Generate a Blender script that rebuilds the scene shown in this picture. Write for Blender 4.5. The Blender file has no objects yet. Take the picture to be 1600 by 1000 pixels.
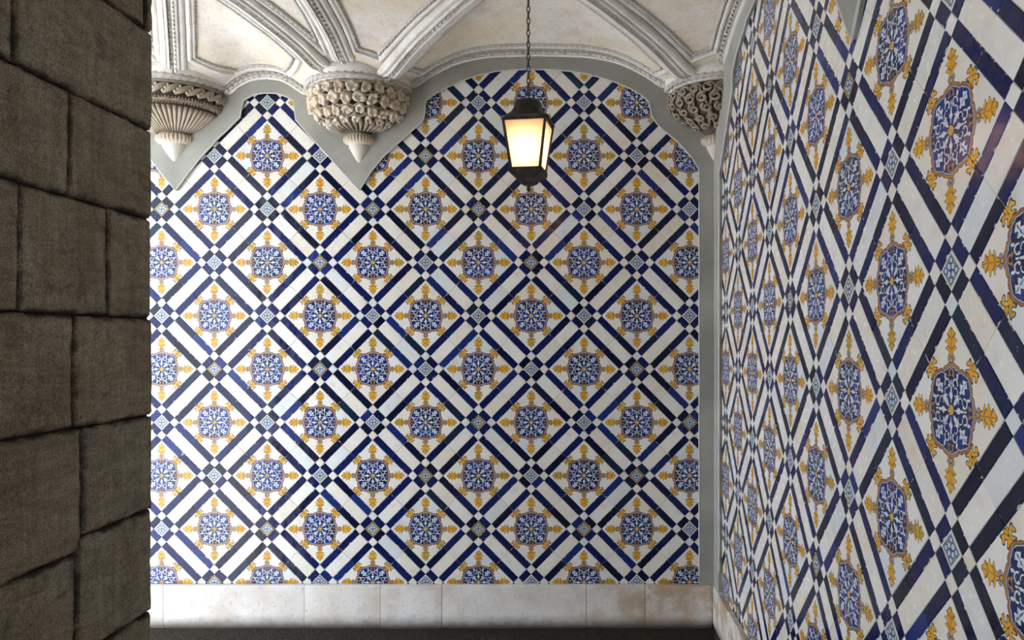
import bpy, math, random
from mathutils import Vector, Matrix, noise

# ------------------------------------------------------------------ camera, sky, sun, exposure
SC = bpy.context.scene
EYE = 2.05            # eye height above the floor
FPX = 1172.0          # focal length in pixels of the 1600 px wide frame
cam_d = bpy.data.cameras.new('camera')
cam = bpy.data.objects.new('camera', cam_d)
SC.collection.objects.link(cam)
cam.location = (0, 0, EYE)
cam.rotation_euler = (math.pi / 2, 0, 0)
cam_d.sensor_width = 36
cam_d.lens = 36 * FPX / 1600
cam_d.shift_x = -98 / 1600
cam_d.shift_y = 31 / 1600
cam_d.clip_start = 0.02
SC.camera = cam

world = bpy.data.worlds.new('overcast_sky')
SC.world = world
world.use_nodes = True
wn = world.node_tree
bg = wn.nodes['Background']
tc = wn.nodes.new('ShaderNodeTexCoord')
sx = wn.nodes.new('ShaderNodeSeparateXYZ')
rp = wn.nodes.new('ShaderNodeValToRGB')
wn.links.new(tc.outputs['Generated'], sx.inputs[0])
wn.links.new(sx.outputs['Z'], rp.inputs[0])
rp.color_ramp.elements[0].position = 0.0
rp.color_ramp.elements[0].color = (0.80, 0.86, 0.95, 1)
rp.color_ramp.elements[1].position = 0.9
rp.color_ramp.elements[1].color = (0.62, 0.76, 1.0, 1)
wn.links.new(rp.outputs[0], bg.inputs['Color'])
bg.inputs['Strength'].default_value = 3.0

sun_d = bpy.data.lights.new('sun', 'SUN')
sun = bpy.data.objects.new('sun', sun_d)
SC.collection.objects.link(sun)
sun_d.energy = 14.0
sun_d.angle = 0.02
sun_d.color = (1.0, 0.985, 0.96)
sun.rotation_euler = Vector((0.30, -0.25, -1.0)).to_track_quat('-Z', 'Y').to_euler()   # high, from behind the back wall and the court: it lights the court, not the walls in view

SC.view_settings.view_transform = 'Standard'
SC.view_settings.look = 'None'
SC.view_settings.gamma = 1
SC.view_settings.use_curve_mapping = False
SC.view_settings.exposure = 0.85
SC.cycles.use_denoising = True
SC.cycles.max_bounces = 7
SC.cycles.diffuse_bounces = 5
SC.cycles.sample_clamp_indirect = 6

# ------------------------------------------------------------------ places (metres; x right, y away from the camera, z up)
YB = 4.219            # face of the tiles on the back wall
XR = 0.799            # face of the tiles on the right wall
XC1, XC2, XC3 = -2.243, -1.207, 0.799   # corbel axes along the back wall
YM = 2.12             # first corbel line on the right wall
A = 0.14              # a pattern tile
W6, B4 = 0.064, 0.038  # wide and narrow strip
Q = 0.42 / math.sqrt(2)
rnd = random.Random(7)

# ------------------------------------------------------------------ node helper
class V:
    nt = None
    def __init__(s, k): s.k = k
    def _b(s, o, op, rev=False):
        n = V.nt.nodes.new('ShaderNodeMath'); n.operation = op
        a, b = (o, s) if rev else (s, o)
        for i, q in enumerate((a, b)):
            if isinstance(q, V): V.nt.links.new(q.k, n.inputs[i])
            else: n.inputs[i].default_value = float(q)
        return V(n.outputs[0])
    def __add__(s, o): return s._b(o, 'ADD')
    __radd__ = __add__
    def __mul__(s, o): return s._b(o, 'MULTIPLY')
    __rmul__ = __mul__
    def __sub__(s, o): return s._b(o, 'SUBTRACT')
    def __rsub__(s, o): return s._b(o, 'SUBTRACT', True)
    def __truediv__(s, o): return s._b(o, 'DIVIDE')
    def __rtruediv__(s, o): return s._b(o, 'DIVIDE', True)
    def __pow__(s, o): return s._b(o, 'POWER')
    def lt(s, o): return s._b(o, 'LESS_THAN')
    def gt(s, o): return s._b(o, 'GREATER_THAN')
    def mx(s, o): return s._b(o, 'MAXIMUM')
    def mn(s, o): return s._b(o, 'MINIMUM')
    def un(s, op):
        n = V.nt.nodes.new('ShaderNodeMath'); n.operation = op
        V.nt.links.new(s.k, n.inputs[0]); return V(n.outputs[0])
    def abs(s): return s.un('ABSOLUTE')
    def sqrt(s): return s.un('SQRT')
    def sin(s): return s.un('SINE')
    def cos(s): return s.un('COSINE')
    def fract(s): return s.un('FRACT')
    def clamp(s):
        r = s + 0.0; r.k.node.use_clamp = True; return r

def hyp(a, b): return (a * a + b * b).sqrt()
def atan2(a, b): return a._b(b, 'ARCTAN2')
def sstep(v, a, b):
    n = V.nt.nodes.new('ShaderNodeMapRange'); n.interpolation_type = 'SMOOTHSTEP'
    V.nt.links.new(v.k, n.inputs[0]); n.inputs[1].default_value = a; n.inputs[2].default_value = b
    return V(n.outputs[0])
def mixc(f, a, b):
    n = V.nt.nodes.new('ShaderNodeMix'); n.data_type = 'RGBA'
    if isinstance(f, V): V.nt.links.new(f.k, n.inputs[0])
    else: n.inputs[0].default_value = f
    for i, q in ((6, a), (7, b)):
        if isinstance(q, V): V.nt.links.new(q.k, n.inputs[i])
        else: n.inputs[i].default_value = (*q, 1)
    return V(n.outputs[2])
def mulc(f, a, b):
    r = mixc(f, a, b); r.k.node.blend_type = 'MULTIPLY'; return r
def nz(vec, scale, detail=3, rough=0.55, out='Fac', off=None, dist=0.0):
    n = V.nt.nodes.new('ShaderNodeTexNoise'); n.noise_dimensions = '4D' if off is not None else '3D'
    if vec is not None: V.nt.links.new(vec.k, n.inputs['Vector'])
    if off is not None: V.nt.links.new(off.k, n.inputs['W'])
    n.inputs['Scale'].default_value = scale; n.inputs['Detail'].default_value = detail
    n.inputs['Roughness'].default_value = rough; n.inputs['Distortion'].default_value = dist
    return V(n.outputs[out])
def vor(vec, scale, feature='F1', out='Distance'):
    n = V.nt.nodes.new('ShaderNodeTexVoronoi'); n.feature = feature
    V.nt.links.new(vec.k, n.inputs['Vector']); n.inputs['Scale'].default_value = scale
    return V(n.outputs[out])
def sep(v):
    n = V.nt.nodes.new('ShaderNodeSeparateXYZ'); V.nt.links.new(v.k, n.inputs[0])
    return V(n.outputs[0]), V(n.outputs[1]), V(n.outputs[2])
def comb(x, y, z=0.0):
    n = V.nt.nodes.new('ShaderNodeCombineXYZ')
    for i, q in enumerate((x, y, z)):
        if isinstance(q, V): V.nt.links.new(q.k, n.inputs[i])
        else: n.inputs[i].default_value = q
    return V(n.outputs[0])
def vscale(v, s3):
    n = V.nt.nodes.new('ShaderNodeVectorMath'); n.operation = 'MULTIPLY'
    V.nt.links.new(v.k, n.inputs[0]); n.inputs[1].default_value = s3; return V(n.outputs[0])
def wpos():
    n = V.nt.nodes.new('ShaderNodeNewGeometry'); return V(n.outputs['Position'])
def uvof(name):
    n = V.nt.nodes.new('ShaderNodeUVMap'); n.uv_map = name; return V(n.outputs[0])
def pick():        # one random number per piece, whether it is an object or a face island of a joined mesh
    a = V.nt.nodes.new('ShaderNodeObjectInfo')
    x, y, z = sep(uvof('piece'))
    return (V(a.outputs['Random']) + x).fract()
def mat(name, fn):
    m = bpy.data.materials.new(name); m.use_nodes = True; V.nt = m.node_tree
    p = m.node_tree.nodes['Principled BSDF']
    r = fn(p) or {}
    for k, v in r.items():
        if k == 'bump':
            h, st, ds = v
            n = V.nt.nodes.new('ShaderNodeBump'); n.inputs['Strength'].default_value = st
            n.inputs['Distance'].default_value = ds
            V.nt.links.new(h.k, n.inputs['Height']); V.nt.links.new(n.outputs[0], p.inputs['Normal'])
        elif isinstance(v, V): V.nt.links.new(v.k, p.inputs[k])
        elif isinstance(v, tuple): p.inputs[k].default_value = (*v, 1)
        else: p.inputs[k].default_value = v
    return m

# ------------------------------------------------------------------ materials
WHITE = (0.70, 0.685, 0.635)
def glaze_bump(off):
    w = wpos()
    return nz(w, 9, 2) * 0.7 + nz(w, 140, 2) * 0.04
def blue_col(r, uvn):
    base = mixc(sstep(r, 0.0, 0.75), (0.0025, 0.0045, 0.022), (0.0045, 0.010, 0.075))
    base = mixc(sstep(r, 0.82, 1.0), base, (0.010, 0.026, 0.15))
    base = mixc(sstep(r, 0.28, 0.30) * (1 - sstep(r, 0.37, 0.39)) * 0.7, base, (0.007, 0.021, 0.045))
    n = nz(uvn, 0.35, 4, off=r * 20)
    return mixc(sstep(n, 0.50, 0.85) * 0.30, base, (0.016, 0.04, 0.19))
def white_col(r, uvn):
    c = mixc(r, (0.77, 0.755, 0.71), (0.73, 0.67, 0.575))
    c = mixc(sstep((r * 7.3).fract(), 0.7, 0.95), c, (0.66, 0.69, 0.69))
    n = nz(uvn, 0.18, 5, off=r * 20)
    c = mixc(sstep(n, 0.48, 0.75) * 0.42, c, (0.56, 0.48, 0.38))
    sp = nz(uvn, 1.6, 2, off=r * 9)
    return mixc(sstep(sp, 0.74, 0.80) * 0.5, c, (0.34, 0.27, 0.2))
def f_blue(p):
    r = pick(); uv = uvof('UVMap'); x, y, _ = sep(uv); hx, hy, _ = sep(uvof('half'))
    c = blue_col(r, uv)
    e = (hx - x.abs()).mn(hy - y.abs())
    chip = nz(uv, 0.55, 4, off=r * 31)
    m = (e - sstep(chip, 0.50, 0.95) * 1.3 - 0.03).lt(0.0)
    c = mixc(m, c, (0.60, 0.55, 0.47))
    dot = nz(uv, 1.3, 1, off=r * 17)
    c = mixc(dot.gt(0.80), c, (0.62, 0.6, 0.55))
    return {'Base Color': c, 'Roughness': nz(uv, 0.5, 3, off=r * 5) * 0.22 + 0.08 + m * 0.4, 'bump': (glaze_bump(r), 0.35, 0.02), 'Specular IOR Level': 0.28}
def f_white(p):
    r = pick(); uv = uvof('UVMap')
    return {'Base Color': white_col(r, uv), 'Roughness': nz(uv, 0.5, 3, off=r * 5) * 0.25 + 0.12, 'bump': (glaze_bump(r), 0.35, 0.02), 'Specular IOR Level': 0.40}
def f_centre(p):
    r = pick(); uv = uvof('UVMap')
    d = nz(uv, 1.2, 2, out='Color', off=r * 9)
    x, y, _ = sep(uv); dx, dy, _ = sep(d)
    x = x + (dx - 0.5) * 0.35; y = y + (dy - 0.5) * 0.35
    ax = x.abs(); ay = y.abs(); m = ax.mx(ay); rr = hyp(x, y)
    gold = sstep((r * 5.7).fract(), 0.55, 0.60)
    field = mixc((r * 3.3).fract(), (0.16, 0.24, 0.36), (0.26, 0.30, 0.28))
    c = field
    petal = (hyp(ax.mx(ay) - 1.15, ax.mn(ay)) - 0.62).lt(0.0)
    diag = (hyp(ax - 1.55, ay - 1.55) - 0.55).lt(0.0)
    c = mixc((hyp(ax.mx(ay) - 1.15, ax.mn(ay)) - 0.82).lt(0.0), c, (0.02, 0.04, 0.13))
    c = mixc((hyp(ax - 1.55, ay - 1.55) - 0.75).lt(0.0), c, (0.02, 0.04, 0.13))
    c = mixc(petal, c, (0.50, 0.58, 0.66))
    c = mixc(diag, c, (0.52, 0.56, 0.52))
    c = mixc((hyp(ax.mx(ay) - 2.1, ax.mn(ay)) - 0.25).lt(0.0), c, (0.45, 0.33, 0.06))
    c = mixc(rr.lt(0.45), c, (0.05, 0.08, 0.22))
    c = mixc(m.gt(2.35), c, (0.04, 0.06, 0.10))
    c = mixc(m.gt(2.5), c, mixc(gold, (0.60, 0.60, 0.55), (0.46, 0.29, 0.05)))
    c = mixc(m.gt(2.95), c, mixc(gold, (0.66, 0.65, 0.6), (0.05, 0.04, 0.06)))
    return {'Base Color': c, 'Roughness': 0.2, 'bump': (glaze_bump(r), 0.35, 0.02), 'Specular IOR Level': 0.40}
def f_pattern(p):
    r = pick(); uv = uvof('UVMap')
    d = nz(uv, 0.9, 2, out='Color', off=r * 9); d2 = nz(uv, 0.22, 1, out='Color', off=r * 4)
    x, y, _ = sep(uv); dx, dy, _ = sep(d); ex, ey, _ = sep(d2)
    x = x + (dx - 0.5) * 0.42 + (ex - 0.5) * 0.5; y = y + (dy - 0.5) * 0.42 + (ey - 0.5) * 0.5
    s2 = 0.70711
    D = (x + y) * s2; E = ((x - y) * s2).abs()
    aa = x.mx(y); bb = x.mn(y).abs()
    R = hyp(D, E); g = atan2(E, D)
    # washes
    ochre = mixc(sstep(nz(uv, 0.5, 3, off=r * 6), 0.35, 0.7), (0.68, 0.32, 0.012), (0.72, 0.43, 0.04))
    ochre = mixc(sstep((r * 11.7).fract(), 0.82, 0.9) * 0.5, ochre, (0.32, 0.30, 0.04))
    dark = (0.045, 0.035, 0.06)
    bw = mixc(sstep((r * 3.9).fract(), 0.1, 0.9), (0.006, 0.010, 0.05), (0.010, 0.028, 0.20))
    bw = mixc(sstep(nz(uv, 0.8, 3, off=r * 8), 0.45, 0.75) * 0.5, bw, (0.05, 0.12, 0.42))
    c = white_col(r, uv)
    def blob(c, dist, col, ow=0.22):
        c = mixc(dist.lt(ow), c, dark); return mixc(dist.lt(0.0), c, col)
    # big leaf towards the corner
    s = (D - 11.5) / 6.2
    bell = (s.mx(0.0).mn(1.0) * 3.14159).sin().mx(0.0) ** 0.62
    w = bell * ((s * 24.0).cos() * 0.30 + 1.0) * (2.35 - s * 0.75) - 0.12
    dl = E - w
    c = mixc(dl.lt(0.24) * s.gt(-0.06) * s.lt(1.0), c, dark)
    vein = ((D * 2.6 - E * 1.7).sin().gt(0.72) * E.gt(0.3)).mx(E.lt(0.13))
    oc2 = mixc(vein * 0.75, ochre, (0.20, 0.07, 0.02))
    c = mixc(dl.lt(0.0) * s.gt(0.0) * s.lt(1.0), c, oc2)
    # stalk with two curls
    c = blob(c, (hyp(D - 11.0, E - 0.85) - 0.42).abs() - 0.16, (0.32, 0.30, 0.33), 0.14)
    c = blob(c, hyp((D - 10.4) * 0.6, E) - 0.42, ochre, 0.2)
    # sprig on the edge axis
    def ell(cx, cy, rx, ry, ang):
        ca, sa = math.cos(ang), math.sin(ang)
        u = (aa - cx) * ca + (bb - cy) * sa; v = (bb - cy) * ca - (aa - cx) * sa
        return (hyp(u / rx, v / ry) - 1.0) * min(rx, ry)
    sp = ell(11.3, 0.30, 1.25, 0.42, 0.25).mn(ell(12.5, 1.15, 1.15, 0.42, 1.0)).mn(ell(12.2, 2.15, 0.62, 0.40, 2.6)).mn(ell(11.0, 1.05, 0.70, 0.28, 2.2)).mn(ell(13.1, 0.3, 0.7, 0.34, 0.3))
    c = blob(c, sp, ochre, 0.20)
    # lobed cartouche
    Rb = 9.0 - (g * 4.0).cos() * 0.20 + ((g * 4.0).cos().abs() ** 0.6) * 1.15 + ((g * 8.0).cos().abs() ** 0.7) * 0.35
    q = R - Rb
    c = mixc(q.lt(0.0), c, dark)
    c = mixc(q.lt(-0.20), c, mixc((g * 9.0).sin().gt(0.2) * 0.6, (0.36, 0.13, 0.03), (0.50, 0.27, 0.04)))
    c = mixc(q.lt(-0.70), c, dark)
    c = mixc(q.lt(-0.88), c, (0.46, 0.52, 0.60))
    c = mixc(q.lt(-1.12), c, bw)
    inside = q.lt(-1.12)
    # white acanthus: eight spokes, paired scrolls between them, small palmettes in the lobes
    wc = mixc(sstep(nz(uv, 1.1, 2, off=r * 3), 0.4, 0.7), (0.66, 0.70, 0.74), (0.42, 0.50, 0.66))
    s1 = (D - 1.2) / 4.3
    wl = (s1.mx(0.0).mn(1.0) * 3.14159).sin().mx(0.0) * ((s1 * 14.0).cos() * 0.30 + 0.85) * 0.72
    leaf1 = (E - wl).lt(-0.06)
    s3 = (aa - 1.2) / 3.6
    wl3 = (s3.mx(0.0).mn(1.0) * 3.14159).sin().mx(0.0) ** 0.8 * 0.62
    s4 = (aa - 5.0) / 4.2
    wl4 = (s4.mx(0.0).mn(1.0) * 3.14159).sin().mx(0.0) ** 0.7 * ((s4 * 17.0).cos() * 0.38 + 0.9) * 1.25
    leaf2 = (bb - wl3.mx(wl4)).lt(-0.06)
    def arc(cx, cy, rr, th): return ((hyp(D - cx, E - cy) - rr).abs() - th)
    def side(v, cond): return v.mx(cond)
    scr = side(arc(5.6, 1.75, 1.0, 0.19), (5.2 - D)).mn(side(arc(3.9, 1.9, 0.85, 0.15), (1.5 - E))).mn(hyp(D - 5.2, E - 1.0) - 0.36).mn(hyp((D - 7.2) * 0.55, E - 2.6) - 0.36).mn(hyp((D - 5.9) * 0.5, E) - 0.26)
    white_in = (leaf1.mx(leaf2)).mx(scr.lt(0.0)) * inside
    c = mixc(((E - wl).mn(bb - wl3.mx(wl4)).mn(scr)).lt(0.17) * inside, c, (0.006, 0.008, 0.03))
    c = mixc(white_in, c, wc)
    c = mixc((bb - wl4 * 0.22).lt(-0.05) * inside * s4.gt(0.05) * 0.8, c, (0.05, 0.09, 0.30))
    # brown omega near the cardinal lobes
    om = (hyp(D - 8.0, E) - 0.85).abs() - 0.2
    om = om.mx(7.3 - D).mn(hyp(D - 7.3, E - 1.1) - 0.30)
    c = mixc((om.lt(0.16)) * q.lt(-0.7), c, dark)
    c = mixc(om.lt(0.0) * q.lt(-0.7), c, (0.38, 0.20, 0.05))
    c = mixc(R.lt(1.3), c, dark)
    c = mixc(R.lt(1.05), c, (0.62, 0.38, 0.10))
    return {'Base Color': c, 'Roughness': nz(uv, 0.5, 3, off=r * 5) * 0.25 + 0.10, 'bump': (glaze_bump(r), 0.35, 0.02), 'Specular IOR Level': 0.40}

def f_grout(p):
    w = wpos(); n = nz(w, 30, 4)
    return {'Base Color': mixc(n, (0.50, 0.46, 0.38), (0.28, 0.24, 0.19)), 'Roughness': 0.9, 'bump': (nz(w, 200, 3), 0.4, 0.002)}
def f_plaster(p):
    w = wpos(); n = nz(w, 3.0, 6, 0.6); n2 = nz(w, 120, 3)
    c = mixc(sstep(n, 0.3, 0.75), (0.27, 0.268, 0.235), (0.40, 0.395, 0.345))
    c = mixc(n2 * 0.25, c, (0.18, 0.18, 0.16))
    c = mixc(sstep(nz(w, 11, 3, dist=1.5), 0.74, 0.78), c, (0.55, 0.52, 0.46))
    return {'Base Color': c, 'Roughness': 0.85, 'bump': (n * 0.6 + n2 * 0.25, 0.5, 0.01)}
def f_edging(p):
    w = wpos()
    return {'Base Color': mixc(nz(w, 20, 4), (0.62, 0.62, 0.60), (0.38, 0.37, 0.34)), 'Roughness': 0.7}
def f_vault(p):      # pale fossil limestone of the vault panels
    w = wpos(); big = nz(w, 2.2, 5, 0.6); v = vor(w, 28, 'DISTANCE_TO_EDGE')
    sq = nz(w, 38, 2, dist=3.5); fos = (sq - 0.5).abs()
    c = mixc(sstep(big, 0.35, 0.68), (0.76, 0.745, 0.70), (0.73, 0.64, 0.48))
    c = mixc(sstep(nz(w, 5.5, 4), 0.5, 0.72) * 0.5, c, (0.60, 0.48, 0.40))
    c = mixc((1 - sstep(fos, 0.0, 0.022)) * sstep(nz(w, 12, 2), 0.42, 0.6) * 0.8, c, (0.40, 0.28, 0.2))
    c = mixc(sstep(nz(w, 45, 4, 0.7), 0.50, 0.66) * 0.40, c, (0.50, 0.41, 0.34))
    return {'Base Color': c, 'Roughness': 0.75, 'bump': (nz(w, 160, 3) + sq * 0.3, 0.35, 0.003)}
def f_rib(p):        # worn whitewash over carved stone
    w = wpos(); n = nz(w, 9, 5, 0.65)
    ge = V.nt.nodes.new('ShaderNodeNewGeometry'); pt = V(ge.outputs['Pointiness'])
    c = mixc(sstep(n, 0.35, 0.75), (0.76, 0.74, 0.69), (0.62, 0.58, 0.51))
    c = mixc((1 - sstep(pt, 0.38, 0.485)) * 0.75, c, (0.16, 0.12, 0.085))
    c = mixc(sstep(nz(w, 60, 4), 0.55, 0.78) * 0.6, c, (0.36, 0.31, 0.26))
    return {'Base Color': c, 'Roughness': 0.8, 'bump': (nz(w, 150, 4), 0.5, 0.004)}
def f_carved(p):     # warm worn limestone of the corbels, darker in the hollows
    w = wpos(); n = nz(w, 8, 5, 0.65)
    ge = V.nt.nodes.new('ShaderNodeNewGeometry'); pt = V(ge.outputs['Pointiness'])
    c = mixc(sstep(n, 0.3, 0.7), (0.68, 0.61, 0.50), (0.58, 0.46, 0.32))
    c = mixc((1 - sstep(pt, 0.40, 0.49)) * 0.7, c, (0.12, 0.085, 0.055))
    c = mixc(sstep(nz(w, 70, 4), 0.55, 0.8) * 0.5, c, (0.25, 0.19, 0.13))
    return {'Base Color': c, 'Roughness': 0.75, 'bump': (nz(w, 130, 4), 0.5, 0.004)}
def f_core(p):
    w = wpos(); return {'Base Color': mixc(nz(w, 30, 3), (0.07, 0.052, 0.036), (0.16, 0.12, 0.085)), 'Roughness': 0.9}
def f_cone(p):
    w = wpos(); return {'Base Color': mixc(nz(w, 14, 4), (0.66, 0.63, 0.58), (0.50, 0.44, 0.35)), 'Roughness': 0.7, 'bump': (nz(w, 90, 3), 0.3, 0.004)}
def f_pier(p):
    w = wpos(); a = V.nt.nodes.new('ShaderNodeObjectInfo'); r = V(a.outputs['Random'])
    n = nz(w, 2.6, 6, 0.62, dist=0.6)
    streak = nz(vscale(w, (17, 17, 2.4)), 1.0, 6, 0.72, dist=1.4)
    bed = nz(vscale(w, (3, 3, 16)), 1.0, 5, 0.7, dist=2.0)
    c = mixc(sstep(n, 0.32, 0.7), (0.38, 0.345, 0.27), (0.27, 0.225, 0.16))
    c = mixc(r * 0.4, c, (0.30, 0.29, 0.235))
    c = mulc(0.75, c, mixc(sstep(streak, 0.35, 0.7), (0.76, 0.72, 0.66), (1.12, 1.12, 1.1)))
    c = mulc(0.7, c, mixc(sstep(bed, 0.35, 0.65), (0.72, 0.66, 0.58), (1.1, 1.1, 1.08)))
    c = mixc(sstep(nz(w, 55, 5, 0.7), 0.56, 0.70) * 0.6, c, (0.05, 0.038, 0.025))
    c = mixc(sstep(nz(w, 7, 5, 0.7, dist=1.0), 0.54, 0.72) * 0.8, c, (0.10, 0.078, 0.05))
    c = mixc(sstep(nz(w, 4.5, 5, 0.7), 0.55, 0.7) * 0.35, c, (0.42, 0.40, 0.33))
    c = mixc(sstep(nz(w, 120, 3, 0.7), 0.6, 0.75) * 0.5, c, (0.32, 0.29, 0.23))
    c = mulc(0.85, c, mixc(sstep(nz(w, 190, 2, 0.6), 0.36, 0.64), (0.52, 0.50, 0.47), (1.22, 1.22, 1.18)))
    # darker along the open joints of each block, with a ragged edge
    hx, hy, _ = sep(uvof('half')); x, y, _ = sep(uvof('UVMap'))
    e = (hx - x.abs()).mn(hy - y.abs()) - nz(w, 9, 6, 0.7) * 0.075
    c = mixc((1 - sstep(e, -0.042, -0.020)) * 0.88, c, (0.02, 0.015, 0.01))
    return {'Base Color': c, 'Roughness': 0.92, 'bump': (streak * 0.25 + bed * 0.30 + nz(w, 45, 6, 0.75) * 0.7, 0.9, 0.014)}
def f_mortar(p):
    w = wpos(); return {'Base Color': mixc(nz(w, 60, 4), (0.012, 0.009, 0.006), (0.05, 0.038, 0.022)), 'Roughness': 1.0, 'bump': (nz(w, 90, 4), 1.0, 0.02)}
def f_base(p):
    w = wpos(); a = V.nt.nodes.new('ShaderNodeObjectInfo'); r = V(a.outputs['Random'])
    n = nz(w, 5, 5, 0.6)
    c = mixc(sstep(n, 0.35, 0.7), (0.74, 0.72, 0.68), (0.60, 0.54, 0.46))
    x, y, z = sep(w)
    warm = sstep(x, -0.3, 0.5)
    c = mixc(warm * sstep(nz(w, 7, 5, 0.65), 0.40, 0.62) * 0.85, c, (0.40, 0.27, 0.15))
    c = mixc(r * 0.2, c, (0.52, 0.45, 0.36))
    c = mixc(sstep(nz(w, 70, 4), 0.58, 0.72) * 0.55, c, (0.30, 0.25, 0.2))
    c = mixc(sstep(nz(w, 28, 2, dist=2.5), 0.71, 0.74) * 0.7, c, (0.20, 0.17, 0.14))
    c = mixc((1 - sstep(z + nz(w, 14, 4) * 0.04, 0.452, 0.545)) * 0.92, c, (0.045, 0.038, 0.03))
    return {'Base Color': c, 'Roughness': 0.55, 'bump': (nz(w, 90, 4) * 0.5 + n * 0.4, 0.4, 0.006)}
def f_iron(p):
    w = wpos()
    return {'Base Color': mixc(sstep(nz(w, 40, 4), 0.45, 0.7), (0.016, 0.013, 0.010), (0.06, 0.042, 0.028)), 'Metallic': 0.35, 'Roughness': 0.5, 'bump': (nz(w, 150, 3), 0.3, 0.002)}
def f_floor(p):
    w = wpos(); return {'Base Color': mixc(nz(w, 4, 5), (0.50, 0.48, 0.45), (0.36, 0.345, 0.32)), 'Roughness': 0.6}
def f_court(p):
    w = wpos(); return {'Base Color': mixc(nz(w, 3, 4), (0.56, 0.555, 0.55), (0.42, 0.415, 0.41)), 'Roughness': 0.8}
M = {k: mat(n, f) for k, n, f in (
    ('blue', 'cobalt_glaze', f_blue), ('white', 'white_glaze', f_white), ('centre', 'small_flower_tile', f_centre),
    ('pattern', 'medallion_tile', f_pattern), ('grout', 'lime_grout', f_grout), ('plaster', 'grey_plaster', f_plaster),
    ('edging', 'white_plaster_edge', f_edging), ('vault', 'vault_limestone', f_vault), ('rib', 'whitewashed_stone', f_rib),
    ('carved', 'corbel_limestone', f_carved), ('core', 'dark_stone_ground', f_core), ('cone', 'smooth_limestone', f_cone),
    ('pier', 'weathered_ashlar', f_pier), ('mortar', 'dark_joint', f_mortar), ('base', 'base_marble', f_base),
    ('iron', 'black_iron', f_iron), ('floor', 'floor_stone', f_floor), ('court', 'court_paving', f_court))}
def glassy(name):
    m = bpy.data.materials.new(name); m.use_nodes = True; nt = m.node_tree; nt.nodes.clear()
    o = nt.nodes.new('ShaderNodeOutputMaterial'); t = nt.nodes.new('ShaderNodeBsdfTranslucent'); d = nt.nodes.new('ShaderNodeBsdfDiffuse')
    x = nt.nodes.new('ShaderNodeMixShader'); x.inputs[0].default_value = 0.25
    t.inputs[0].default_value = (0.62, 0.53, 0.43, 1); d.inputs[0].default_value = (0.35, 0.3, 0.24, 1)
    nt.links.new(t.outputs[0], x.inputs[1]); nt.links.new(d.outputs[0], x.inputs[2]); nt.links.new(x.outputs[0], o.inputs[0])
    return m
M['pane'] = glassy('frosted_pane')
mb = bpy.data.materials.new('lit_bulb'); mb.use_nodes = True
pb = mb.node_tree.nodes['Principled BSDF']; pb.inputs['Base Color'].default_value = (1, 0.8, 0.55, 1)
pb.inputs['Emission Color'].default_value = (1.0, 0.74, 0.52, 1); pb.inputs['Emission Strength'].default_value = 200
M['bulb'] = mb

# ------------------------------------------------------------------ mesh helpers
def link(o, parent=None):
    SC.collection.objects.link(o)
    if parent is not None: o.parent = parent
    return o
def mesh(name, vs, fs, m, parent=None, smooth=False, loc=None, kind=None, mats=None, mi=None):
    me = bpy.data.meshes.new(name); me.from_pydata([tuple(v) for v in vs], [], fs); me.validate(); me.update()
    for q in (mats or [m]): me.materials.append(q)
    if mi: me.polygons.foreach_set('material_index', mi)
    if smooth: me.polygons.foreach_set('use_smooth', [True] * len(me.polygons))
    o = bpy.data.objects.new(name, me); link(o, parent)
    if loc: o.location = loc
    if kind: o['kind'] = kind
    return o
def empty(name, loc=(0, 0, 0), parent=None):
    o = bpy.data.objects.new(name, None); o.location = loc; o.empty_display_size = 0.05; return link(o, parent)
def tag(o, label=None, cat=None, group=None, kind=None):
    for k, v in (('label', label), ('category', cat), ('group', group), ('kind', kind)):
        if v: o[k] = v
    return o
def box(b0, b1):
    x0, y0, z0 = b0; x1, y1, z1 = b1
    v = [(x0, y0, z0), (x1, y0, z0), (x1, y1, z0), (x0, y1, z0), (x0, y0, z1), (x1, y0, z1), (x1, y1, z1), (x0, y1, z1)]
    f = [(0, 3, 2, 1), (4, 5, 6, 7), (0, 1, 5, 4), (1, 2, 6, 5), (2, 3, 7, 6), (3, 0, 4, 7)]
    return v, f
class MB:
    def __init__(s): s.v = []; s.f = []
    def add(s, vf, T=None):
        n = len(s.v); v, f = vf
        s.v += [T @ Vector(p) for p in v] if T is not None else [Vector(p) for p in v]
        s.f += [tuple(i + n for i in q) for q in f]; return s
    def build(s, name, m, parent=None, **k): return mesh(name, s.v, s.f, m, parent, **k)
def sweep(path, prof, closed=False, down=Vector((0, 0, -1)), closedprof=False, fn=None):
    """prof: (across, below) pairs; path: Vectors. fn(i, arclength) may give another profile there."""
    n = len(path); vs = []; L = 0
    for i, p in enumerate(path):
        a = path[(i - 1) % n] if (closed or i > 0) else p
        b = path[(i + 1) % n] if (closed or i < n - 1) else p
        T = (b - a).normalized(); dn = (down - T * down.dot(T)).normalized(); sd = T.cross(dn)
        if i: L += (p - path[i - 1]).length
        for (x, y) in (fn(i, L) if fn else prof): vs.append(p + sd * x + dn * y)
    m = len(prof); fs = []
    for i in range(n if closed else n - 1):
        j = (i + 1) % n
        for k in range(m if closedprof else m - 1):
            l = (k + 1) % m
            fs.append((i * m + k, i * m + l, j * m + l, j * m + k))
    if closedprof and not closed:
        fs.append(tuple(range(m))[::-1]); fs.append(tuple((n - 1) * m + k for k in range(m)))
    return vs, fs
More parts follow.
